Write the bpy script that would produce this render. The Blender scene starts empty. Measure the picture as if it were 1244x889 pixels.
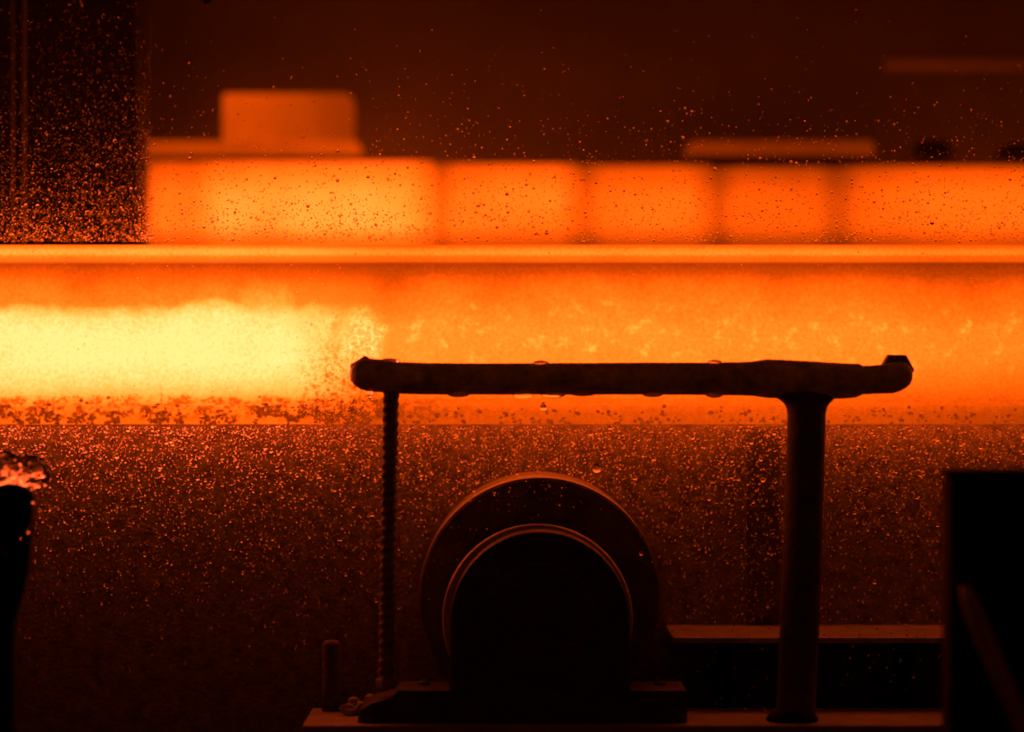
import bpy, bmesh, math, random
import numpy as np
from mathutils import Vector, noise as mnoise

S = bpy.context.scene
COL = S.collection
PI = math.pi

# ------------------------------------------------------------------ camera, world, exposure
CAM_Z = 1.6          # eye height above the mill floor
DIST = 8.0           # camera stands 8 m in front of the spray pipe plane (y = 0)
PX = 0.002           # one photo pixel is 2 mm in the plane y = 0
cam_d = bpy.data.cameras.new('camera')
cam = bpy.data.objects.new('camera', cam_d)
COL.objects.link(cam)
cam.location = (0, -DIST, CAM_Z)
cam.rotation_euler = (PI / 2, 0, 0)
cam_d.sensor_width = 36.0
cam_d.lens = 36.0 * DIST / (1244 * PX)
cam_d.clip_end = 100
cam_d.dof.use_dof = True
cam_d.dof.focus_distance = DIST + 0.15
cam_d.dof.aperture_fstop = cam_d.lens / 1000 / 0.145
S.camera = cam

world = bpy.data.worlds.new('world')
S.world = world
world.use_nodes = True
bg = world.node_tree.nodes['Background']
bg.inputs[0].default_value = (1.0, 0.12, 0.012, 1)      # dim red bounce of the dark mill hall
bg.inputs[1].default_value = 0.03

vs = S.view_settings
vs.view_transform = 'Standard'
vs.look = 'None'
vs.exposure = 0.0
vs.gamma = 1.0
vs.use_curve_mapping = False
S.cycles.use_denoising = True
S.cycles.max_bounces = 10
S.cycles.transmission_bounces = 8


# ------------------------------------------------------------------ helpers
def sc(Y):
    return PX * (DIST + Y) / DIST


def W(px, py, Y):
    s = sc(Y)
    return Vector(((px - 622) * s, Y, CAM_Z + (444.5 - py) * s))


def link(name, me, mat, parent=None, smooth=False):
    o = bpy.data.objects.new(name, me)
    COL.objects.link(o)
    if mat:
        me.materials.append(mat)
    if smooth:
        for p in me.polygons:
            p.use_smooth = True
    if parent:
        o.parent = parent
        o.matrix_parent_inverse = parent.matrix_world.inverted()
    return o


def mesh(verts, faces):
    me = bpy.data.meshes.new('m')
    me.from_pydata([tuple(v) for v in verts], [], faces)
    bm = bmesh.new()
    bm.from_mesh(me)
    bmesh.ops.recalc_face_normals(bm, faces=bm.faces)
    bm.to_mesh(me)
    bm.free()
    return me


def empty(name, loc):
    o = bpy.data.objects.new(name, None)
    COL.objects.link(o)
    o.location = loc
    o.empty_display_size = 0.1
    bpy.context.view_layer.update()
    return o


def tag(o, label, cat, group=None, kind=None):
    o['label'] = label
    o['category'] = cat
    if group:
        o['group'] = group
    o['kind'] = kind or 'thing'
    return o


def bevel_mesh(me, w, seg=2):
    bm = bmesh.new()
    bm.from_mesh(me)
    bmesh.ops.bevel(bm, geom=[e for e in bm.edges if e.calc_face_angle(0) > 0.5],
                    offset=w, segments=seg, affect='EDGES', profile=0.5)
    bm.to_mesh(me)
    bm.free()
    return me


def box_me(x0, x1, y0, y1, z0, z1, bev=0.0):
    v = [(x, y, z) for x in (x0, x1) for y in (y0, y1) for z in (z0, z1)]
    f = [(0, 1, 3, 2), (4, 6, 7, 5), (0, 4, 5, 1), (2, 3, 7, 6), (0, 2, 6, 4), (1, 5, 7, 3)]
    me = mesh(v, f)
    return bevel_mesh(me, bev) if bev else me


def prism_y(pts, y0, y1, bev=0.0):
    """extrude an (x, z) outline along y"""
    n = len(pts)
    v = [(p[0], y0, p[1]) for p in pts] + [(p[0], y1, p[1]) for p in pts]
    f = [tuple(range(n)), tuple(range(2 * n - 1, n - 1, -1))]
    f += [(i, (i + 1) % n, n + (i + 1) % n, n + i) for i in range(n)]
    me = mesh(v, f)
    return bevel_mesh(me, bev) if bev else me


def loft(rings, cap=True):
    n = len(rings[0])
    v = [p for r in rings for p in r]
    f = []
    for k in range(len(rings) - 1):
        for i in range(n):
            a, b = k * n + i, k * n + (i + 1) % n
            f.append((a, b, b + n, a + n))
    if cap:
        f.append(tuple(range(n)))
        f.append(tuple(range((len(rings) - 1) * n, len(rings) * n)))
    return mesh(v, f)


def lathe_y(cx, cz, prof, n=96):
    """prof: list of (radius, y) round an axis along y"""
    rings = []
    for r, y in prof:
        rings.append([(cx + r * math.cos(2 * PI * i / n), y, cz + r * math.sin(2 * PI * i / n)) for i in range(n)])
    return loft(rings)


def hexa_me(c, r, h, axis='y', rot=0.0, bev=0.002):
    ring = []
    for k in (0, 1):
        rr = []
        for i in range(6):
            a = rot + i * PI / 3
            if axis == 'y':
                rr.append((c[0] + r * math.cos(a), c[1] + k * h, c[2] + r * math.sin(a)))
            else:
                rr.append((c[0] + r * math.cos(a), c[1] + r * math.sin(a), c[2] + k * h))
        ring.append(rr)
    return bevel_mesh(loft(ring), bev)


# ------------------------------------------------------------------ materials
def N(nt, t, **kw):
    n = nt.nodes.new(t)
    for k, v in kw.items():
        setattr(n, k, v)
    return n


def metal(name, col, rough=0.55, metallic=0.0, var=0.35, scale=18.0, bump=0.3, spec=0.4):
    m = bpy.data.materials.new(name)
    m.use_nodes = True
    nt = m.node_tree
    b = nt.nodes['Principled BSDF']
    tc = N(nt, 'ShaderNodeTexCoord')
    nz = N(nt, 'ShaderNodeTexNoise')
    nz.inputs['Scale'].default_value = scale
    nz.inputs['Detail'].default_value = 6
    nz.inputs['Roughness'].default_value = 0.65
    nt.links.new(tc.outputs['Object'], nz.inputs['Vector'])
    r = N(nt, 'ShaderNodeValToRGB')
    r.color_ramp.elements[0].position = 0.3
    r.color_ramp.elements[1].position = 0.72
    r.color_ramp.elements[0].color = tuple(c * (1 - var) for c in col) + (1,)
    r.color_ramp.elements[1].color = tuple(c * (1 + var) for c in col) + (1,)
    nt.links.new(nz.outputs['Fac'], r.inputs['Fac'])
    nt.links.new(r.outputs['Color'], b.inputs['Base Color'])
    b.inputs['Roughness'].default_value = rough
    b.inputs['Metallic'].default_value = metallic
    b.inputs['Specular IOR Level'].default_value = spec
    bp = N(nt, 'ShaderNodeBump')
    bp.inputs['Strength'].default_value = bump
    bp.inputs['Distance'].default_value = 0.01
    n2 = N(nt, 'ShaderNodeTexNoise')
    n2.inputs['Scale'].default_value = scale * 5
    n2.inputs['Detail'].default_value = 4
    nt.links.new(tc.outputs['Object'], n2.inputs['Vector'])
    nt.links.new(n2.outputs['Fac'], bp.inputs['Height'])
    nt.links.new(bp.outputs['Normal'], b.inputs['Normal'])
    return m


class G:
    """tiny node-math writer"""
    def __init__(s, nt):
        s.nt = nt

    def _in(s, sock, v):
        if isinstance(v, (int, float)):
            sock.default_value = v
        else:
            s.nt.links.new(v, sock)

    def m(s, op, a, b=None, c=None, clamp=False):
        n = N(s.nt, 'ShaderNodeMath', operation=op, use_clamp=clamp)
        s._in(n.inputs[0], a)
        if b is not None:
            s._in(n.inputs[1], b)
        if c is not None:
            s._in(n.inputs[2], c)
        return n.outputs[0]

    def sstep(s, v, a, b, o0=0.0, o1=1.0):
        n = N(s.nt, 'ShaderNodeMapRange', interpolation_type='SMOOTHSTEP')
        s._in(n.inputs[0], v)
        for i, q in enumerate((a, b, o0, o1)):
            n.inputs[1 + i].default_value = q
        return n.outputs[0]

    def lerp(s, a, b, t):
        n = N(s.nt, 'ShaderNodeMix', data_type='FLOAT')
        s._in(n.inputs[0], t)
        s._in(n.inputs[2], a)
        s._in(n.inputs[3], b)
        return n.outputs[0]

    def noise(s, vec, scale, detail=4, rough=0.6, stretch=None):
        if stretch:
            mp = N(s.nt, 'ShaderNodeMapping')
            mp.inputs['Scale'].default_value = stretch
            s.nt.links.new(vec, mp.inputs['Vector'])
            vec = mp.outputs[0]
        n = N(s.nt, 'ShaderNodeTexNoise')
        n.inputs['Scale'].default_value = scale
        n.inputs['Detail'].default_value = detail
        n.inputs['Roughness'].default_value = rough
        s.nt.links.new(vec, n.inputs['Vector'])
        return n.outputs['Fac']

    def curve(s, v, pts):
        """piecewise linear function through (x, y) points"""
        n = N(s.nt, 'ShaderNodeValToRGB')
        x0, x1 = pts[0][0], pts[-1][0]
        ymax = max(p[1] for p in pts)
        mr = N(s.nt, 'ShaderNodeMapRange')
        s._in(mr.inputs[0], v)
        mr.inputs[1].default_value = x0
        mr.inputs[2].default_value = x1
        s.nt.links.new(mr.outputs[0], n.inputs[0])
        el = n.color_ramp.elements
        while len(el) < len(pts):
            el.new(0.5)
        for e, p in zip(el, pts):
            e.position = (p[0] - x0) / (x1 - x0)
            q = p[1] / ymax
            e.color = (q, q, q, 1)
        # sort-safe: positions are increasing
        return s.m('MULTIPLY', n.outputs[0], ymax)


def incandescent(name, build):
    """steel hot enough to glow: radiance follows a temperature field, hue shifts from red to yellow with it"""
    m = bpy.data.materials.new(name)
    m.use_nodes = True
    nt = m.node_tree
    b = nt.nodes['Principled BSDF']
    b.inputs['Base Color'].default_value = (0.10, 0.07, 0.06, 1)
    b.inputs['Roughness'].default_value = 0.7
    g = G(nt)
    tc = N(nt, 'ShaderNodeTexCoord')
    ge = N(nt, 'ShaderNodeNewGeometry')
    sx = N(nt, 'ShaderNodeSeparateXYZ')
    nt.links.new(ge.outputs['Position'], sx.inputs[0])
    e = build(g, ge.outputs['Position'], sx.outputs[0], sx.outputs[1], sx.outputs[2])
    e = g.m('MAXIMUM', e, 0.0)
    cb = N(nt, 'ShaderNodeCombineColor')
    nt.links.new(e, cb.inputs[0])
    nt.links.new(g.m('MULTIPLY', e, 0.087), cb.inputs[1])
    nt.links.new(g.m('MULTIPLY', g.m('POWER', e, 2.35), 0.0011), cb.inputs[2])
    nt.links.new(cb.outputs[0], b.inputs['Emission Color'])
    b.inputs['Emission Strength'].default_value = 1.0
    return m


BEAM_Y = 0.40
BS = sc(BEAM_Y)


def pix(g, x, z, s):
    u = g.m('MULTIPLY_ADD', x, 1 / s, 622.0)
    v = g.m('MULTIPLY_ADD', g.m('SUBTRACT', z, CAM_Z), -1 / s, 444.5)
    return u, v


def beam_field(g, P, x, y, z):
    # u runs along the bar, v down its side, in steps of 2.1 mm
    u, v = pix(g, x, z, BS)
    big = g.noise(P, 5.0, 3, 0.5)
    mid = g.noise(P, 16.0, 5, 0.6)
    fine = g.noise(P, 110.0, 3, 0.7)
    vw = g.m('ADD', v, g.m('MULTIPLY_ADD', big, 34.0, -17.0))
    vw = g.m('ADD', vw, g.m('MULTIPLY_ADD', mid, 16.0, -8.0))
    # lip and foot bands run straight; the dark one under the lip is painted shade
    vw = g.lerp(v, vw, g.m('MULTIPLY', g.sstep(v, 322, 350), g.sstep(v, 512, 470)))
    cool = g.curve(vw, [(292, 1.2), (299, 1.5), (304, 3.0), (308, 3.5), (311.5, 1.9), (317, 1.4), (319, 0.45), (332, 0.8), (350, 1.8), (372, 2.5),
                        (400, 3.5), (440, 3.4), (462, 2.5), (484, 1.45), (500, 0.95), (516, 0.75)])
    hot = g.curve(vw, [(292, 1.6), (299, 2.2), (304, 4.6), (308, 4.8), (311.5, 2.6), (317, 1.7), (319, 0.55), (332, 1.1), (350, 2.2), (366, 3.0), (374, 6.5),
                       (384, 9.4), (405, 10.8), (440, 10.8), (462, 8.8), (478, 5.8), (492, 2.4), (516, 1.6)])
    # the uncooled stretch ends in a speckled front
    edge = g.m('ADD', u, g.m('MULTIPLY_ADD', fine, 240.0, -120.0))
    edge = g.m('ADD', edge, g.m('MULTIPLY_ADD', mid, 80.0, -40.0))
    k = g.sstep(edge, 470, 340)
    e = g.lerp(cool, hot, k)
    # a second, smaller patch of bare hot metal at u 420-465
    d1 = g.m('POWER', g.m('MULTIPLY', g.m('SUBTRACT', u, 436), 1 / 30.0), 2)
    d2 = g.m('POWER', g.m('MULTIPLY', g.m('SUBTRACT', v, 412), 1 / 42.0), 2)
    patch = g.m('MULTIPLY', g.sstep(g.m('ADD', d1, d2), 1.3, 0.1), g.sstep(fine, 0.40, 0.6))
    e = g.m('ADD', e, g.m('MULTIPLY', patch, 5.5))
    # tongue of heat climbing to the lip at u 310
    d3 = g.m('POWER', g.m('MULTIPLY', g.m('SUBTRACT', u, 316), 1 / 36.0), 2)
    d4 = g.m('POWER', g.m('MULTIPLY', g.m('SUBTRACT', v, 374), 1 / 40.0), 2)
    tong = g.sstep(g.m('ADD', d3, g.m('ADD', d4, g.m('MULTIPLY_ADD', mid, 3.0, -1.5))), 1.5, -0.2)
    e = g.m('ADD', e, g.m('MULTIPLY', tong, g.lerp(2.4, 0.3, k)))
    e = g.m('ADD', e, g.m('MULTIPLY', tong, g.m('MULTIPLY', g.sstep(v, 378, 366), 1.6)))
    # wispy brighter veins on the right half
    vein = g.noise(P, 22.0, 5, 0.65, (1, 1, 1.0))
    vk = g.m('MULTIPLY', g.m('SUBTRACT', 1.0, k), g.m('MULTIPLY', g.sstep(vein, 0.52, 0.74), g.m('MULTIPLY', g.sstep(v, 350, 385), g.sstep(v, 470, 430))))
    e = g.m('MULTIPLY', e, g.m('MULTIPLY_ADD', vk, 0.8, 0.95))
    # patchy cooling towards the right end and fine grain
    e = g.m('MULTIPLY', e, g.sstep(u, 1500, 800, 0.62, 1.0))
    e = g.m('MULTIPLY', e, g.m('MULTIPLY_ADD', big, 0.5, 0.75))
    e = g.m('MULTIPLY', e, g.m('MULTIPLY_ADD', fine, 1.0, 0.5))
    e = g.m('MINIMUM', e, 10.4)
    # cold flecks of loose scale
    fleck = g.noise(P, 150.0, 2, 0.5)
    fl = g.sstep(fleck, 0.70, 0.76)
    zone = g.m('ADD', g.m('MULTIPLY', g.sstep(v, 474, 492), 1.0), 0.25)
    e = g.m('MULTIPLY', e, g.m('SUBTRACT', 1.0, g.m('MULTIPLY', g.m('MULTIPLY', fl, zone), 0.8)))
    crust = g.sstep(g.noise(P, 40.0, 6, 0.78), 0.45, 0.55)
    ck = g.m('MULTIPLY', crust, g.m('MULTIPLY', g.sstep(g.m('ADD', v, g.m('MULTIPLY', mid, 30.0)), 494, 500), g.sstep(v, 514, 504)))
    ck = g.m('MULTIPLY', ck, g.sstep(u, 620, 400, 0.15, 1.0))
    e = g.m('MULTIPLY', e, g.m('SUBTRACT', 1.0, g.m('MULTIPLY', ck, 0.72)))
    # pitted, half-crusted metal around the end of the hot stretch
    d5 = g.m('POWER', g.m('MULTIPLY', g.m('SUBTRACT', u, 412), 1 / 62.0), 2)
    d6 = g.m('POWER', g.m('MULTIPLY', g.m('SUBTRACT', v, 474), 1 / 85.0), 2)
    pit = g.m('MULTIPLY', g.sstep(g.m('ADD', d5, d6), 1.0, 0.1), g.sstep(g.noise(P, 85.0, 5, 0.75), 0.50, 0.58))
    e = g.m('MULTIPLY', e, g.m('SUBTRACT', 1.0, g.m('MULTIPLY', pit, g.sstep(v, 380, 500, 0.35, 0.85))))
    # unseen top, back and underside get a set glow, underside raised to light the apron
    body = g.lerp(g.m('MULTIPLY_ADD', big, 1.2, 1.4), g.m('MULTIPLY_ADD', big, 1.5, 3.2), g.sstep(v, 490, 512))
    e = g.lerp(e, body, g.sstep(y, BEAM_Y + 0.075, BEAM_Y + 0.11))
    return e


M = {}
M['beam'] = incandescent('glowing_beam_steel', beam_field)
M['crust'] = incandescent('mill_scale_crust', lambda g, P, x, y, z: g.m('MULTIPLY_ADD', g.noise(P, 120.0, 3), 0.9, -0.15))


SY = 2.6


def slab_mat(name, top, e0, ends=None, steps=None):
    """glowing slab: ends, top edge and foot have cooled first"""
    def f(g, P, x, y, z):
        u, v = pix(g, x, z, sc(SY))
        big = g.noise(P, 3.6, 3, 0.55)
        e = g.m('MULTIPLY_ADD', big, 1.0 * e0, 0.5 * e0)
        if ends:
            a, b = ends
            e = g.m('MULTIPLY', e, g.sstep(v, top - 4, top + 48, 0.42, 1.0))
            e = g.m('MULTIPLY', e, g.sstep(v, 296, 270, 0.35, 1.0))
            e = g.m('MULTIPLY', e, g.sstep(u, a, a + 34, 0.55, 1.0))
            e = g.m('MULTIPLY', e, g.sstep(u, b, b - 34, 0.55, 1.0))
        if steps:
            e = g.m('MULTIPLY', e, g.sstep(u, *steps))
        return e
    return incandescent(name, f)


M['black'] = metal('soot_black_steel', (0.012, 0.011, 0.010), 0.7, 0.0, 0.4, 14, 0.2, 0.15)
M['pipe'] = metal('wet_lightened_pipe', (0.8, 0.82, 0.8), 0.5, 0.0, 0.6, 26, 0.5, 0.4)  # pale colour stands in for light missing on the pipe front
M['rod'] = metal('rusty_threaded_rod', (0.25, 0.25, 0.24), 0.6, 0.0, 0.5, 30, 0.4, 0.3)
M['post'] = metal('dimmed_post_steel', (0.11, 0.11, 0.105), 0.6, 0.0, 0.4, 20, 0.3, 0.25)  # darker than the pipe: the fading light is put into the colour
M['roller'] = metal('worn_roller_steel', (0.45, 0.45, 0.44), 0.4, 0.3, 0.4, 12, 0.3, 0.4)
M['rollface'] = metal('sooty_roller_face', (0.12, 0.12, 0.11), 0.6, 0.0, 0.5, 16, 0.3, 0.2)
M['housing'] = metal('greasy_cast_iron', (0.06, 0.06, 0.058), 0.4, 0.0, 0.5, 14, 0.3, 0.4)
M['apron'] = metal('wet_scaled_plate', (0.17, 0.168, 0.165), 0.6, 0.0, 0.6, 30, 0.6, 0.3)
M['plate'] = metal('wet_bed_plate', (0.32, 0.32, 0.31), 0.5, 0.0, 0.4, 14, 0.3, 0.4)
M['concrete'] = metal('dark_mill_concrete', (0.06, 0.055, 0.05), 0.85, 0.0, 0.3, 3, 0.3, 0.2)
M['hallwall'] = metal('hall_wall_sheet', (0.11, 0.11, 0.105), 0.8, 0.0, 0.25, 1.2, 0.1, 0.2)
M['conduit'] = metal('galvanised_conduit', (0.15, 0.15, 0.145), 0.4, 0.3, 0.2, 20, 0.1, 0.5)
M['hose'] = metal('grey_rubber_hose', (0.28, 0.26, 0.25), 0.6, 0.0, 0.2, 10, 0.1, 0.3)

wm = bpy.data.materials.new('clear_water')
wm.use_nodes = True
_nt = wm.node_tree
_nt.nodes.clear()
_o = N(_nt, 'ShaderNodeOutputMaterial')
_g = N(_nt, 'ShaderNodeBsdfGlass')
_g.inputs['IOR'].default_value = 1.333
_g.inputs['Roughness'].default_value = 0.0
_g.inputs['Color'].default_value = (1, 1, 1, 1)
_nt.links.new(_g.outputs[0], _o.inputs[0])
M['water'] = wm

# ------------------------------------------------------------------ the hall
fl = link('floor', box_me(-6, 6, -9, 3.5, -0.2, 0.0), M['concrete'])
fl['kind'] = 'structure'
fl['label'] = 'dark concrete floor of the rolling mill'
wl = link('wall_back', box_me(-6, 6, 3.3, 3.5, 0.0, 6.0), M['hallwall'])
wl['kind'] = 'structure'
wl['label'] = 'dim red-lit sheet wall far behind the hot slabs'

# ------------------------------------------------------------------ hot slabs stacked behind (out of focus)
rack = empty('slab_rack', (0, SY + 0.25, 0))
tag(rack, 'dark steel rack carrying the blurred row of hot slabs', 'rack')
zr = W(0, 330, SY).z
link('rail', box_me(-1.4, 2.2, SY + 0.04, SY + 0.12, zr - 0.12, zr), M['black'], rack)
link('rail', box_me(-1.4, 2.2, SY + 0.30, SY + 0.38, zr - 0.12, zr), M['black'], rack)
for xx in (-1.2, -0.3, 0.7, 1.7):
    link('leg', box_me(xx, xx + 0.1, SY + 0.05, SY + 0.37, 0, zr - 0.12), M['black'], rack)

slabs = [(168, 527, 196, 4.3, 'brightest long yellow-orange slab in the blurred row behind the beam'),
         (529, 705, 199, 2.45, 'second glowing slab from the dark column in the blurred row behind'),
         (707, 866, 201, 1.85, 'third glowing slab from the dark column, middle of the blurred row'),
         (868, 1017, 203, 1.3, 'dimmest orange slab of the blurred row, under the thin dull slab'),
         (1019, 1390, 202, 2.0, 'rightmost glowing slab of the blurred row, cut by the picture edge')]
for i, (a, b, t, e0, lab) in enumerate(slabs):
    p0, p1 = W(a, t, SY), W(b, 330, SY)
    me = box_me(p0.x, p1.x, SY, SY + 0.42, p1.z, p0.z, 0.008)
    o = link('hot_slab', me, slab_mat('glowing_slab_%d' % i, t, e0, (a, b), {0: (235, 275, 0.55, 1.0), 4: (1040, 1210, 0.66, 1.0)}.get(i)))
    tag(o, lab, 'steel slab', 'row of glowing slabs behind the beam')


def upper(a, b, t, bt, e0, name, lab, Y=SY + 0.02, dep=0.3, grp='cooling slabs lying on the hot row'):
    p0, p1 = W(a, t, Y), W(b, bt, Y)
    o = link(name, box_me(p0.x, p1.x, Y, Y + dep, p1.z, p0.z, 0.012), slab_mat('cooling_' + name, t, e0, None, (270, 440, 1.25, 0.5) if a == 270 else None))
    tag(o, lab, 'steel slab', grp)
    return o


# added dark bars stand in for the shadow in the gaps between layers
pk = W(0, 199, SY).z
for a, b, lab in ((170, 440, 'dark bar standing in for the gap shadow between the long bright slab and the dull slab above'),
                  (835, 1060, 'dark bar standing in for the gap shadow under the thin dull slab on the right')):
    p0, p1 = W(a, 189, SY), W(b, 195.5 if a < 500 else 200.5, SY)
    o = link('gap_shade_bar', box_me(p0.x, p1.x, SY + 0.01, SY + 0.3, p1.z, p0.z, 0.004), M['black'])
    tag(o, lab, 'bar', 'gap shade bars between slab layers')
upper(168, 435, 171, 189, 0.62, 'cooling_slab', 'thin dull orange slab lying above the bright long slab')
upper(270, 425, 113, 171, 0.62, 'cooling_block', 'blurred square orange block on top of the stack beside the dark column')
upper(838, 1062, 171, 189, 0.22, 'cooling_slab', 'thin dull red slab lying on the right part of the row')
for a, b, t, lab in ((1108, 1158, 172, 'blurred dark lump on the rightmost slab, nearer the middle'),
                     (1212, 1262, 176, 'blurred dark lump on the rightmost slab at the picture edge')):
    bm = bmesh.new()
    bmesh.ops.create_icosphere(bm, subdivisions=3, radius=1)
    p0, p1 = W(a, t, SY + 0.15), W(b, 200, SY + 0.15)
    for v in bm.verts:
        k = 1 + 0.25 * mnoise.noise(v.co * 1.6 + Vector((a, 0, 0)))
        v.co = Vector(((p0.x + p1.x) / 2 + v.co.x * k * (p1.x - p0.x) / 2, SY + 0.15 + v.co.y * k * 0.08,
                       max(W(0, 204, SY).z, (p0.z + p1.z) / 2 + v.co.z * k * (p0.z - p1.z) / 2 * 1.2)))
    me = bpy.data.meshes.new('lump')
    bm.to_mesh(me)
    bm.free()
    tag(link('scale_lump', me, M['black'], smooth=True), lab, 'scale lump', 'lumps of cold scale on the slabs')

# wall pipe high on the right, dark bracket line under it
HP = 2.2
p0, p1 = W(1075, 66, HP), W(1480, 86, HP)
wp = empty('overhead_pipe', ((p0.x + p1.x) / 2, HP, p1.z))
tag(wp, 'blurred horizontal pipe high up at the right edge', 'pipe')
rr = (p0.z - p1.z) / 2
zc = (p0.z + p1.z) / 2
rings = []
for k, x in enumerate(np.linspace(p0.x, p1.x, 14)):
    rings.append([(x, HP + rr * math.cos(2 * PI * i / 24), zc + rr * math.sin(2 * PI * i / 24)) for i in range(24)])
link('pipe_run', loft(rings), M['hose'], wp, True)
for px in (1290, 1440):
    xh = W(px, 0, HP).x
    link('hanger', box_me(xh, xh + 0.03, HP - 0.01, HP + 0.01, zc + rr - 0.002, 4.6), M['black'], wp)

# ------------------------------------------------------------------ dark column and conduits (left)
CY = 1.45
p0, p1 = W(-160, -60, CY), W(166, 0, CY)
colm = empty('mill_column', ((p0.x + p1.x) / 2, CY + 0.15, 0))
tag(colm, 'black sooty mill column rising behind the beam at the left edge', 'column')
link('shaft', box_me(p0.x, p1.x, CY, CY + 0.3, 0.03, 4.5, 0.01), M['black'], colm)
link('base_plate', box_me(p0.x - 0.08, p1.x + 0.06, CY - 0.08, CY + 0.38, 0.0, 0.03), M['black'], colm)
for px, r, lab in ((16, 1.6, 'thinner upright conduit nearest the left picture edge'),
                   (30, 2.3, 'thicker upright conduit, lit orange low down on the dark column')):
    Y = 0.98
    p = W(px, 0, Y)
    rad = r * sc(Y)
    rings = [[(p.x + rad * math.cos(2 * PI * i / 16), Y - rad + rad * math.sin(2 * PI * i / 16), z) for i in range(16)]
             for z in np.linspace(0.031, 4.2, 9)]
    c = empty('conduit_pipe', (p.x, Y, 0.03))
    tag(c, lab, 'conduit', 'upright conduits on the dark column')
    link('tube', loft(rings), M['conduit'], c, True)
    for z in (1.0, 2.9):
        link('clip', box_me(p.x - rad * 1.6, p.x + rad * 1.6, Y - rad * 2.3, CY - 0.001, z, z + 0.02), M['black'], c)

# ------------------------------------------------------------------ the glowing beam
Z = lambda py: W(0, py, BEAM_Y).z
X0, X1 = W(-260, 0, BEAM_Y).x, W(1504, 0, BEAM_Y).x
beam = empty('hot_beam', ((X0 + X1) / 2, BEAM_Y + 0.225, Z(515)))
tag(beam, 'long glowing hot steel beam crossing the whole picture, yellow at the left', 'steel beam')
yb = BEAM_Y
ybk = BEAM_Y + 0.45


def sym(front):
    """mirror a front outline (y, z) about the beam's middle plane"""
    mid = BEAM_Y + 0.225
    return front + [(2 * mid - y, z) for y, z in reversed(front)]


def long_prism(outline, nx=60):
    rings = []
    for x in np.linspace(X0, X1, nx):
        rings.append([(x, y, z + 0.0010 * mnoise.noise((x * 2.2, y * 3, z * 2))) for y, z in outline])
    return loft(rings)


top_f = sym([(yb + 0.06, Z(320)), (yb + 0.012, Z(318.5)), (yb + 0.002, Z(316)), (yb - 0.002, Z(311)), (yb, Z(304)),
             (yb + 0.006, Z(300)), (yb + 0.018, Z(297.5)), (yb + 0.05, Z(296.5))])
web_o = sym([(yb + 0.02, Z(489)), (yb + 0.03, Z(474)), (yb + 0.045, Z(450)), (yb + 0.055, Z(415)), (yb + 0.06, Z(380)),
             (yb + 0.06, Z(350)), (yb + 0.055, Z(330)), (yb + 0.05, Z(320))])
bot_f = sym([(yb + 0.02, Z(515.3)), (yb + 0.004, Z(515)), (yb, Z(513)), (yb, Z(500)), (yb + 0.004, Z(493)), (yb + 0.02, Z(489))])
link('flange', long_prism(top_f), M['beam'], beam)
link('web', long_prism(web_o), M['beam'], beam)
link('flange', long_prism(bot_f), M['beam'], beam)

# flakes of scale clinging to the lower edge, densest at the left
rng = random.Random(7)
V, F = [], []
for k in range(1500):
    u = rng.uniform(-40, 480) if k < 1150 else rng.uniform(480, 1260)
    v = 514 - abs(rng.gauss(0, 9 if u < 480 else 6)) - (8 if mnoise.noise((u * 0.05, 1.3, 0)) > 0.15 else 0)
    if mnoise.noise((u * 0.045, 7.7, 0)) < -0.22:
        continue
    v = max(v, 482)
    c = W(u, v, yb - 0.002 if v > 490 else yb + 0.012)
    r = rng.uniform(0.6, 2.8) * BS
    n = 6
    b0 = len(V)
    V.append(c + Vector((0, -0.003 - rng.random() * 0.004, 0)))
    for i in range(n):
        a = 2 * PI * i / n
        q = r * rng.uniform(0.5, 1.3)
        V.append(c + Vector((q * math.cos(a) * 1.25, 0.002, q * math.sin(a))))
    V.append(c + Vector((0, 0.006, 0)))
    for i in range(n):
        F.append((b0, b0 + 1 + i, b0 + 1 + (i + 1) % n))
        F.append((b0 + n + 1, b0 + 1 + (i + 1) % n, b0 + 1 + i))
cr = link('scale_crust', mesh(V, F), M['crust'], beam)
cr['kind'] = 'stuff'
cr['label'] = 'dark flaking scale along the lower edge'

# ------------------------------------------------------------------ apron under the beam, with ledge
AY = 0.57
apron = empty('table_apron', (0, AY + 0.05, 0))
tag(apron, 'wet speckled steel apron wall carrying the beam, behind the roller', 'apron')
link('plate', box_me(X0, X1, AY, AY + 0.1, 0, Z(515.3) - 0.002), M['apron'], apron)
pa, pb = W(906, 0, AY - 0.04), W(948, 0, AY - 0.04)
link('dark_strip', box_me(pa.x, pb.x, AY - 0.04, AY, 0.95, Z(515.3) - 0.006, 0.004), M['post'], apron)  # upright strip, darker than the apron plate
LY = 0.17
zl = W(0, 774.5, LY).z
pl = W(818, 0, LY).x
ledge = empty('shelf_plate', (pl, AY, zl))
tag(ledge, 'dark shelf plate with a dimly lit top behind the right post', 'shelf')
link('plate', box_me(pl, X1, LY, AY - 0.001, zl - 0.014, zl, 0.003), M['plate'], ledge)
for px in (880, 1100, 1340):
    xg = W(px, 0, 0.3).x
    link('gusset', mesh([(xg + dx, yy, zz) for dx in (0, 0.02) for yy, zz in ((AY - 0.001, zl - 0.014), (0.26, zl - 0.014), (AY - 0.001, zl - 0.3))],
         [(0, 1, 2), (3, 5, 4), (0, 3, 4, 1), (1, 4, 5, 2), (2, 5, 3, 0)]), M['black'], ledge)

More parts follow.
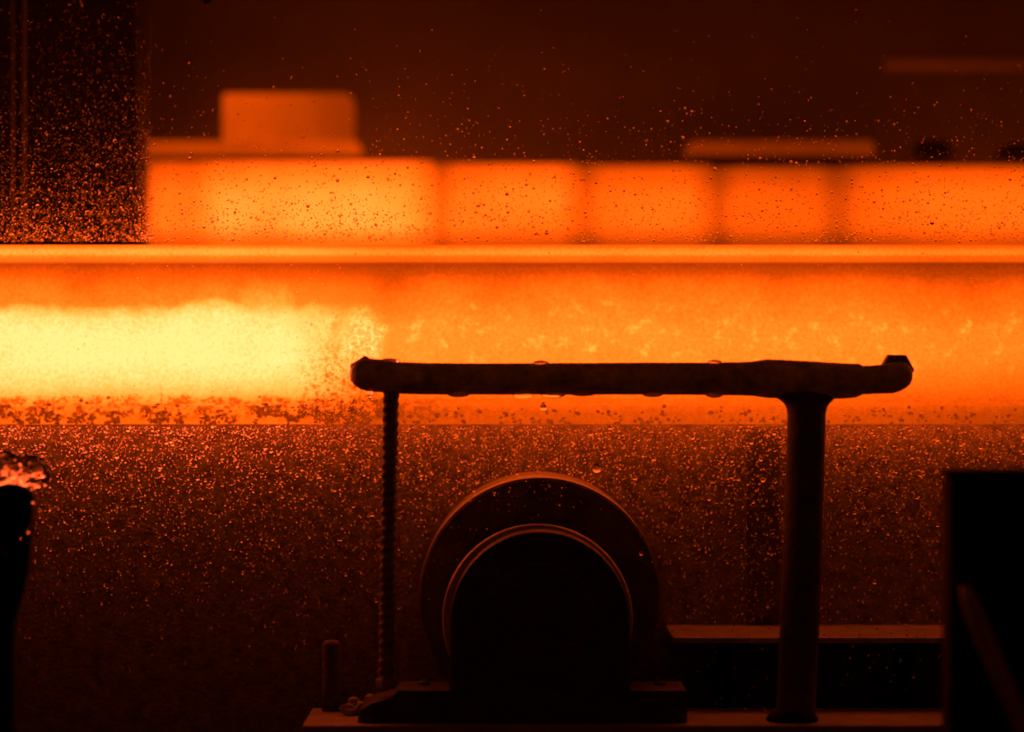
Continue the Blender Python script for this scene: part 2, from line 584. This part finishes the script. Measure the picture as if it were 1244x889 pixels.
# ------------------------------------------------------------------ bed plate on its plinth
zs = W(0, 881, -0.2).z
xs0, xs1 = W(367, 0, -0.2).x, W(1500, 0, -0.2).x
pln = link('concrete_plinth', box_me(xs0 + 0.02, xs1, -0.18, 0.19, 0, zs - 0.10), M['concrete'])
tag(pln, 'dark concrete plinth under the bed plate at the bottom edge', 'plinth')
xr0, xr1 = W(490, 0, 0.1).x, W(822, 0, 0.1).x          # recess that lets the roller turn
outl = [(xs0, -0.2), (xs1, -0.2), (xs1, 0.2), (xr1, 0.2), (xr1, 0.096), (xr0, 0.096), (xr0, 0.2), (xs0, 0.2)]
bed = link('bed_plate', bevel_mesh(loft([[(a, b, z) for a, b in outl] for z in (zs - 0.10, zs)]), 0.004), M['plate'])
tag(bed, 'long steel bed plate with a dull red top along the bottom edge', 'bed plate')

# ------------------------------------------------------------------ roller
RY = 0.10
cR = W(656, 728, RY)
rs = sc(RY)
roller = empty('table_roller', (cR.x, 0.4, zs))
tag(roller, 'big dark table roller seen end-on below the beam', 'roller')
R = 147.5 * rs
link('barrel', lathe_y(cR.x, cR.z, [(R - 0.004, RY + 0.03), (R + 0.001, RY + 0.04), (R + 0.001, AY - 0.02), (R - 0.01, AY - 0.002)]),
     M['roller'], roller, True)
link('end_face', lathe_y(cR.x, cR.z, [(R - 0.07, RY + 0.0), (R - 0.006, RY), (R, RY + 0.006), (R, RY + 0.03)]), M['rollface'], roller)
cH = W(653, 752, -0.02)
hs = sc(-0.02)
ring_o = link('seal_ring', lathe_y(cH.x, cH.z, [(113 * hs, -0.035), (115.5 * hs, -0.03), (116 * hs, -0.015), (113 * hs, 0.0), (113 * hs, RY - 0.002)]),
     M['roller'], None, True)

# ------------------------------------------------------------------ pillow block bearing
HY0 = -0.15
h0 = sc(HY0)
blk = empty('bearing_block', (cH.x, -0.09, zs))
tag(blk, 'black arched bearing block on a footed base in front of the roller', 'bearing')
ring_o.parent = blk
ring_o.matrix_parent_inverse = blk.matrix_world.inverted()
cB = W(656, 754, HY0)
rB = 109 * h0
zbase = W(0, 838, HY0).z
arch = [(cB.x + rB * math.cos(a), cB.z + rB * math.sin(a)) for a in np.linspace(0, PI, 61)]
arch += [(cB.x - rB - 0.002, zbase - 0.01), (cB.x + rB + 0.002, zbase - 0.01)]
link('housing', prism_y(arch, HY0, -0.036, 0.006), M['housing'], blk)
link('end_cap', lathe_y(cB.x, cB.z, [(rB * 0.62, HY0 - 0.012), (rB * 0.66, HY0 - 0.006), (rB * 0.66, HY0 + 0.002)]), M['housing'], blk)
q = lambda px, py: (W(px, py, HY0).x, W(px, py, HY0).z)
foot = [q(434, 0)[0:1] + (zs + 0.001,), q(437, 862), q(452, 853), q(476, 847), q(484, 838), q(834, 838), q(835, 0)[0:1] + (zs + 0.001,)]
fpl = link('foot_plate', prism_y(foot, HY0, 0.07, 0.003), M['housing'], blk)
for px in (515, 802):
    p = W(px, 0, -0.04)
    link('bolt', hexa_me((p.x, -0.02, zbase), 0.016, 0.008, 'z', 0.3), M['housing'], fpl)

# ------------------------------------------------------------------ spray header (pipe, rod, post)
PY = -0.10
ps = sc(PY)
hd = empty('spray_header', (W(720, 0, PY).x, PY, zs))
tag(hd, 'dark dripping spray pipe on a threaded rod and a thick post before the beam', 'spray pipe')

# centre height and half thickness along the pipe, in photo steps
prof = [(425, 454, 3), (426.5, 454, 8), (429, 454, 12.5), (433, 454, 16), (438, 454.5, 18.5), (445, 455, 20), (455, 456, 20.2), (468, 457, 20),
        (485, 459, 19.5), (520, 460, 19.3), (560, 460.3, 19.2), (640, 460.2, 19.2), (720, 460, 19.4), (800, 459.8, 19.6), (860, 460, 19.8),
        (900, 460, 20.4), (915, 459.8, 21.2), (924, 459.6, 22.6), (932, 459.8, 23.6), (950, 460.5, 23.6), (1000, 462, 22.5), (1025, 462.6, 21.6),
        (1040, 462.2, 20.6), (1044, 461.4, 20), (1048, 461.6, 17.6), (1060, 461.2, 17.4), (1075, 460, 18), (1085, 459, 18.8), (1094, 457, 18),
        (1101, 456, 15), (1105.5, 456, 11), (1108, 456, 6), (1108.8, 456, 2)]
# resample smoothly
xs = np.array([p[0] for p in prof], float)
cs = np.array([p[1] for p in prof], float)
rs_ = np.array([p[2] for p in prof], float)
xx = np.unique(np.concatenate([xs, np.arange(440, 1100, 6.0)]))
rings = []
NR = 28
for x in xx:
    c_ = np.interp(x, xs, cs)
    r_ = np.interp(x, xs, rs_)
    ring = []
    for i in range(NR):
        a = 2 * PI * i / NR
        w = 1 + 0.018 * mnoise.noise((x * 0.03, 2.0 * math.cos(a), 2.0 * math.sin(a))) + 0.01 * mnoise.noise((x * 0.12, 3 * math.cos(a), 3 * math.sin(a)))
        rr_ = r_ * ps * w
        p = W(x, c_, PY)
        ring.append((p.x, PY + rr_ * math.cos(a), p.z + rr_ * math.sin(a)))
    rings.append(ring)
hpipe = link('header_pipe', loft(rings), M['pipe'], hd, True)

# hexagonal nozzles on the far side of both ends
c = W(1091, 449, PY)
link('nozzle', hexa_me((c.x, PY + 0.012, c.z), 21 * ps, 0.05, 'y', PI / 6 + 0.5, 0.002), M['rod'], hd)
c = W(443, 452.5, PY)
link('nozzle', hexa_me((c.x, PY + 0.012, c.z), 20.5 * ps, 0.05, 'y', 0.55, 0.002), M['rod'], hd)

# thick post with flared neck
post = [(472, 976, 20), (478, 978, 38), (483, 979, 36), (487, 980, 31), (491, 980, 27), (496, 980, 24.6), (503, 979.8, 23.4), (540, 979, 23.4),
        (620, 976.5, 23.6), (700, 974, 23.8), (780, 970.5, 23.9), (840, 968, 23.6), (864, 967, 24)]
rings = []
for y_, x_, r_ in post:
    p = W(x_, y_, PY)
    rx = r_ * ps
    ry = (min(r_, 24) if y_ > 495 else 19) * ps
    rings.append([(p.x + rx * math.cos(2 * PI * i / 32), PY + ry * math.sin(2 * PI * i / 32), p.z) for i in range(32)])
p = W(966.5, 0, PY)
rings.append([(p.x + 24 * ps * math.cos(2 * PI * i / 32), PY + 24 * ps * math.sin(2 * PI * i / 32), zs + 0.012) for i in range(32)])
link('post', loft(rings), M['post'], hd, True)
prf = [(31, zs), (32, zs + 0.004), (31, zs + 0.010), (27, zs + 0.018), (24.5, zs + 0.026)]
rings = [[(p.x - 0.008 + r_ * ps * math.cos(2 * PI * i / 32), PY + r_ * ps * math.sin(2 * PI * i / 32), z) for i in range(32)] for r_, z in prf]
link('foot_flange', loft(rings), M['black'], hd, True)

# threaded rod
zt, zb = W(0, 466, PY).z, zbase
rings = []
nrod = 330
for k in range(nrod + 1):
    t = k / nrod
    z = zt + (zb - zt) * t
    x = W(475.2, 0, PY).x + (W(469, 0, PY).x - W(475.2, 0, PY).x) * t
    ring = []
    for i in range(16):
        a = 2 * PI * i / 16
        ph = (zt - z) / 0.0225 * 2 * PI + a
        r_ = (9.7 + 0.75 * math.sin(ph) + 0.5 * mnoise.noise((z * 30, math.cos(a), math.sin(a)))) * ps
        ring.append((x + r_ * math.cos(a), PY + r_ * math.sin(a), z))
    rings.append(ring)
trod = link('threaded_rod', loft(rings), M['rod'], hd, True)
p = W(469, 0, PY)
link('nut', hexa_me((p.x, PY, zbase), 0.026, 0.022, 'z', 0.2), M['rod'], trod)


def drop_me(c, r, sx=1.0, sy=1.0, sz=1.0, tail=0.0, sub=3):
    bm = bmesh.new()
    bmesh.ops.create_icosphere(bm, subdivisions=sub, radius=1)
    for v in bm.verts:
        co = v.co.copy()
        if tail and co.z > 0:
            k = 1 - 0.55 * co.z
            co.x *= k
            co.y *= k
            co.z *= 1 + tail
        v.co = Vector((c[0] + co.x * r * sx, c[1] + co.y * r * sy, c[2] + co.z * r * sz))
    me = bpy.data.meshes.new('drop')
    bm.to_mesh(me)
    bm.free()
    return me


# water beads on the pipe (half sunk into the wet film)
beads = [(557, 478.5, 14, 4.2), (635, 479.5, 12, 5.2), (672, 479, 15, 5.2), (793, 478.5, 13, 4.0), (868, 479, 11, 4.4),
         (657, 441, 10, 3.6), (473, 439, 13, 4.2), (868, 440, 9, 3.4), (448, 475, 5, 6.5), (708, 478, 16, 3.4)]
for px, py, hw, hh in beads:
    p = W(px, py, PY)
    link('water_bead', drop_me((p.x, PY, p.z), ps, hw, 9, hh), M['water'], hpipe, True)
p = W(450, 480, PY)
link('water_bead', drop_me((p.x, PY - 0.004, p.z), ps, 3.0, 3.0, 4.0), M['water'], hpipe, True)

# falling drops
for px, py, r, lab in ((660, 495, 4.6, 'water drop falling just under the pipe against the glowing beam'),
                       (725, 569, 5.4, 'large water drop falling beside the top of the roller'),
                       (718, 527, 2.6, 'small water drop falling just below the beam edge'),
                       (779, 672, 2.6, 'small bright drop beside the right shoulder of the roller')):
    p = W(px, py, PY + 0.02)
    o = link('water_drop', drop_me(p, r * ps, 1, 1, 1, 0.5), M['water'], None, True)
    tag(o, lab, 'water drop', 'falling water drops')

# ------------------------------------------------------------------ left bracket with splash
BY = -0.35
p0, p1 = W(-60, 596, BY), W(36, 0, BY)
brk = empty('guide_bracket', ((p0.x + p1.x) / 2, BY + 0.1, 0))
tag(brk, 'black guide bracket at the left edge under a splash', 'bracket')
pts = [(W(-60, 0, BY).x, 0.0), (W(14, 0, BY).x, 0.0), W(16, 760, BY).xz, W(34, 690, BY).xz, W(38, 640, BY).xz, W(40, 600, BY).xz,
       W(24, 588, BY).xz, W(-60, 582, BY).xz]
link('upright', prism_y([tuple(t) for t in pts], BY, BY + 0.07, 0.008), M['black'], brk)

bm = bmesh.new()
bmesh.ops.create_icosphere(bm, subdivisions=5, radius=1)
c0 = W(8, 576, BY)
for v in bm.verts:
    d = v.co.copy()
    n1 = mnoise.noise(d * 2.2 + Vector((3, 1, 2)))
    n2 = mnoise.noise(d * 6.0)
    n3 = mnoise.noise(d * 14.0)
    k = 1 + 0.35 * n1 + 0.22 * n2 + 0.12 * n3
    v.co = Vector((c0.x + d.x * 48 * ps * k, BY + 0.035 + d.y * 0.05 * k, c0.z + d.z * 23 * ps * k))
me = bpy.data.meshes.new('splash')
bm.to_mesh(me)
bm.free()
spl = link('water_splash', me, M['water'], None, True)
tag(spl, 'ragged orange-lit water splash bursting over the left bracket', 'water splash')
for px, py, r, sz, lab in ((29, 652, 4.6, 1.1, 'largest bright drop beside the left bracket'),
                           (8, 671, 3.2, 1.1, 'bright drop at the left picture edge before the bracket'),
                           (36, 643, 3.0, 1.7, 'elongated drop just above the largest bright one at left'),
                           (42, 609, 3.4, 1.0, 'drop hanging off the end of the left splash')):
    p = W(px, py, BY - 0.03)
    o = link('water_drop', drop_me(p, r * ps, 1, 1, sz), M['water'], None, True)
    tag(o, lab, 'water drop', 'drops thrown from the left splash')

# ------------------------------------------------------------------ stud and wet clump left of the bearing
SYS = 0.13
p0, p1 = W(391, 778, SYS), W(414, 0, SYS)
st = empty('anchor_stud', ((p0.x + p1.x) / 2, SYS, zs))
tag(st, 'short dark anchor stud standing behind the left end of the bed plate', 'stud')
rad = (p1.x - p0.x) / 2
cx = (p0.x + p1.x) / 2
prf = [(rad, zs), (rad, zs + 0.05), (rad * 0.96, zs + 0.052), (rad, p0.z - 0.01), (rad * 0.7, p0.z)]
link('shank', loft([[(cx + r_ * math.cos(2 * PI * i / 20), SYS + r_ * math.sin(2 * PI * i / 20), z) for i in range(20)] for r_, z in prf]), M['post'], st, True)
rng = random.Random(11)
for k, (px, py, r, lab) in enumerate(((424, 853, 9, 'lowest wet scale chunk left of the bearing foot'), (440, 847, 10, 'largest wet scale chunk beside the bearing foot'),
                                      (430, 838, 7, 'upper wet scale chunk near the threaded rod'), (452, 838, 8, 'wet scale chunk leaning towards the threaded rod'),
                                      (418, 862, 6, 'small wet scale chunk on the bed plate edge'))):
    Yc = 0.02 + 0.02 * k
    c = W(px, py, Yc)
    zc_ = zs + r * ps * 0.8 + (0.02 if py < 840 else 0)
    bm = bmesh.new()
    bmesh.ops.create_icosphere(bm, subdivisions=2, radius=r * ps)
    for v in bm.verts:
        kk = 1 + 0.45 * mnoise.noise(v.co * 60 + Vector((k * 9, 0, 0)))
        v.co = Vector((c.x + v.co.x * kk * 1.2, Yc + v.co.y * kk, zc_ + v.co.z * kk * 0.9))
    me = bpy.data.meshes.new('chunk')
    bm.to_mesh(me)
    bm.free()
    tag(link('scale_chunk', me, M['plate']), lab, 'scale chunk', 'wet scale chunks by the bearing foot')

# ------------------------------------------------------------------ right foreground box and leaning hose (near, out of focus)
FY = -1.0
p0, p1 = W(1153, 570, FY), W(1420, 0, FY)
fb = empty('control_box', ((p0.x + p1.x) / 2, FY + 0.06, 0))
tag(fb, 'black out-of-focus box standing in the right foreground', 'box')
link('body', box_me(p0.x, p1.x, FY, FY + 0.12, 0.0, p0.z - 0.02, 0.008), M['black'], fb)
link('lid', box_me(p0.x - 0.004, p1.x, FY - 0.006, FY + 0.124, p0.z - 0.02, p0.z, 0.004), M['black'], fb)
pathp = [(1172, 712), (1182, 740), (1196, 775), (1212, 812), (1228, 850), (1243, 889), (1262, 940), (1290, 1010), (1330, 1100), (1380, 1240)]
hp = [W(a, b, FY - 0.05) for a, b in pathp]
rings = []
for i, pt in enumerate(hp):
    d = (hp[min(i + 1, len(hp) - 1)] - hp[max(i - 1, 0)]).normalized()
    n_ = Vector((0, 1, 0))
    b_ = d.cross(n_).normalized()
    r_ = (0.012 if i == 0 else 0.020)
    rings.append([tuple(pt + n_ * r_ * math.cos(2 * PI * k / 16) + b_ * r_ * math.sin(2 * PI * k / 16)) for k in range(16)])
o = link('leaning_hose', loft(rings), M['hose'], None, True)
tag(o, 'faint grey hose leaning diagonally against the black foreground box', 'hose')

# small hanging tip at the top edge
p = W(252, 0, 0.2)
prf = [(1, W(0, 7, 0.2).z), (5, W(0, 4, 0.2).z), (8, W(0, -2, 0.2).z), (8, W(0, -60, 0.2).z), (5, W(0, -66, 0.2).z), (5, 4.5)]
o = link('hanging_nozzle', loft([[(p.x + r_ * ps * math.cos(2 * PI * i / 16), 0.2 + r_ * ps * math.sin(2 * PI * i / 16), z) for i in range(16)] for r_, z in prf]), M['black'], None, True)
tag(o, 'tip of a small black nozzle hanging in at the top edge', 'nozzle')


# ------------------------------------------------------------------ water spray: countless droplets in the air
def ico():
    bm = bmesh.new()
    bmesh.ops.create_icosphere(bm, subdivisions=1, radius=1)
    v = np.array([tuple(q.co) for q in bm.verts])
    bm.faces.ensure_lookup_table()
    f = np.array([[q.index for q in fc.verts] for fc in bm.faces])
    bm.free()
    return v, f


IV, IF = ico()


def spray(name, label, pts, rads):
    pts = np.array(pts)
    rads = np.array(rads)
    n = len(pts)
    v = (IV[None] * rads[:, None, None] + pts[:, None, :]).reshape(-1, 3)
    f = (IF[None] + (np.arange(n) * len(IV))[:, None, None]).reshape(-1, 3)
    me = bpy.data.meshes.new(name)
    me.vertices.add(len(v))
    me.vertices.foreach_set('co', v.astype(np.float32).ravel())
    me.loops.add(f.size)
    me.loops.foreach_set('vertex_index', f.astype(np.int32).ravel())
    me.polygons.add(len(f))
    me.polygons.foreach_set('loop_start', np.arange(0, f.size, 3, dtype=np.int32))
    me.polygons.foreach_set('use_smooth', np.ones(len(f), dtype=bool))
    me.update()
    me.validate()
    o = link(name, me, M['water'])
    tag(o, label, 'water spray', None, 'stuff')
    return o


R_ = np.random.default_rng(5)


def sample(n, fu, fv, fy, r0, sig):
    P_, Q_ = [], []
    for _ in range(n):
        Y = fy()
        p = W(fu(), fv(), Y)
        r = min(r0 * math.exp(R_.normal(0, sig)), 0.0065)
        P_.append(tuple(p))
        Q_.append(r)
    return P_, Q_


U = R_.uniform
# below the beam: dense at the top, thinning downwards
P_, Q_ = sample(26000, lambda: U(0, 1244), lambda: 517 + min(R_.exponential(135), 365), lambda: -0.035 + 0.5 * U(0, 1) ** 1.6, 0.0013, 0.5)
keep = [i for i in range(len(P_)) if math.hypot(P_[i][0] - cR.x, P_[i][2] - cR.z) > R + 0.012 and P_[i][2] > zs + 0.01 and abs(P_[i][1] - PY) > 0.06 and not (P_[i][2] < zl + 0.012 and P_[i][2] > zl - 0.05 and P_[i][1] > 0.02)]
spray('lower_spray', 'fine sparkling water spray drifting below the beam', [P_[i] for i in keep], [Q_[i] for i in keep])
# in front of the roller
P_, Q_ = sample(900, lambda: U(500, 812), lambda: U(582, 780), lambda: U(-0.03, 0.085), 0.0010, 0.45)
keep = [i for i in range(len(P_)) if 119 * hs < math.hypot(P_[i][0] - cH.x, P_[i][2] - cH.z) and math.hypot(P_[i][0] - cR.x, P_[i][2] - cR.z) < R]
P_, Q_ = [P_[i] for i in keep], [Q_[i] for i in keep]
spray('roller_spray', 'sparse droplets hanging in front of the roller face', P_, Q_)
# above the beam at the left, in front of the dark column
P_, Q_ = sample(8500, lambda: U(0, 185), lambda: 294 - min(R_.exponential(95), 300), lambda: U(0.1, 0.9), 0.0011, 0.5)
spray('upper_spray', 'dense orange droplets flying before the dark column above the beam', P_, Q_)
# above the beam, in front of the hot slabs
P_, Q_ = sample(8500, lambda: U(165, 1244), lambda: 294 - min(R_.exponential(52), 300), lambda: U(0.0, 0.45), 0.0014, 0.45)
spray('slab_spray', 'thin dark-rimmed droplets drifting before the blurred hot slabs', P_, Q_)
# right before the beam's face
P_, Q_ = sample(1500, lambda: U(0, 1244), lambda: U(300, 514), lambda: U(0.1, 0.36), 0.0009, 0.4)
a_, b_ = sample(1500, lambda: R_.normal(412, 34), lambda: R_.normal(455, 45), lambda: U(0.15, 0.36), 0.0012, 0.35)
a2, b2 = sample(420, lambda: R_.normal(1050, 90), lambda: 512 - abs(R_.normal(0, 14)), lambda: U(0.2, 0.36), 0.0012, 0.4)
spray('beam_spray', 'loose droplets dotting the glowing face of the beam', P_ + a_ + a2, Q_ + b_ + b2)

# ------------------------------------------------------------------ thin steam hanging around the hot steel
hm = bpy.data.materials.new('thin_steam')
hm.use_nodes = True
_nt = hm.node_tree
_nt.nodes.clear()
_o = N(_nt, 'ShaderNodeOutputMaterial')
_v = N(_nt, 'ShaderNodeVolumeScatter')
_v.inputs['Color'].default_value = (1, 1, 1, 1)
_v.inputs['Density'].default_value = 0.010
_v.inputs['Anisotropy'].default_value = 0.2
_nt.links.new(_v.outputs[0], _o.inputs['Volume'])
hz = link('steam_haze', box_me(-3.5, 3.5, 0.9, 3.28, 0.3, 4.4), hm)
tag(hz, 'thin steam haze hanging around the hot steel', 'steam', None, 'stuff')
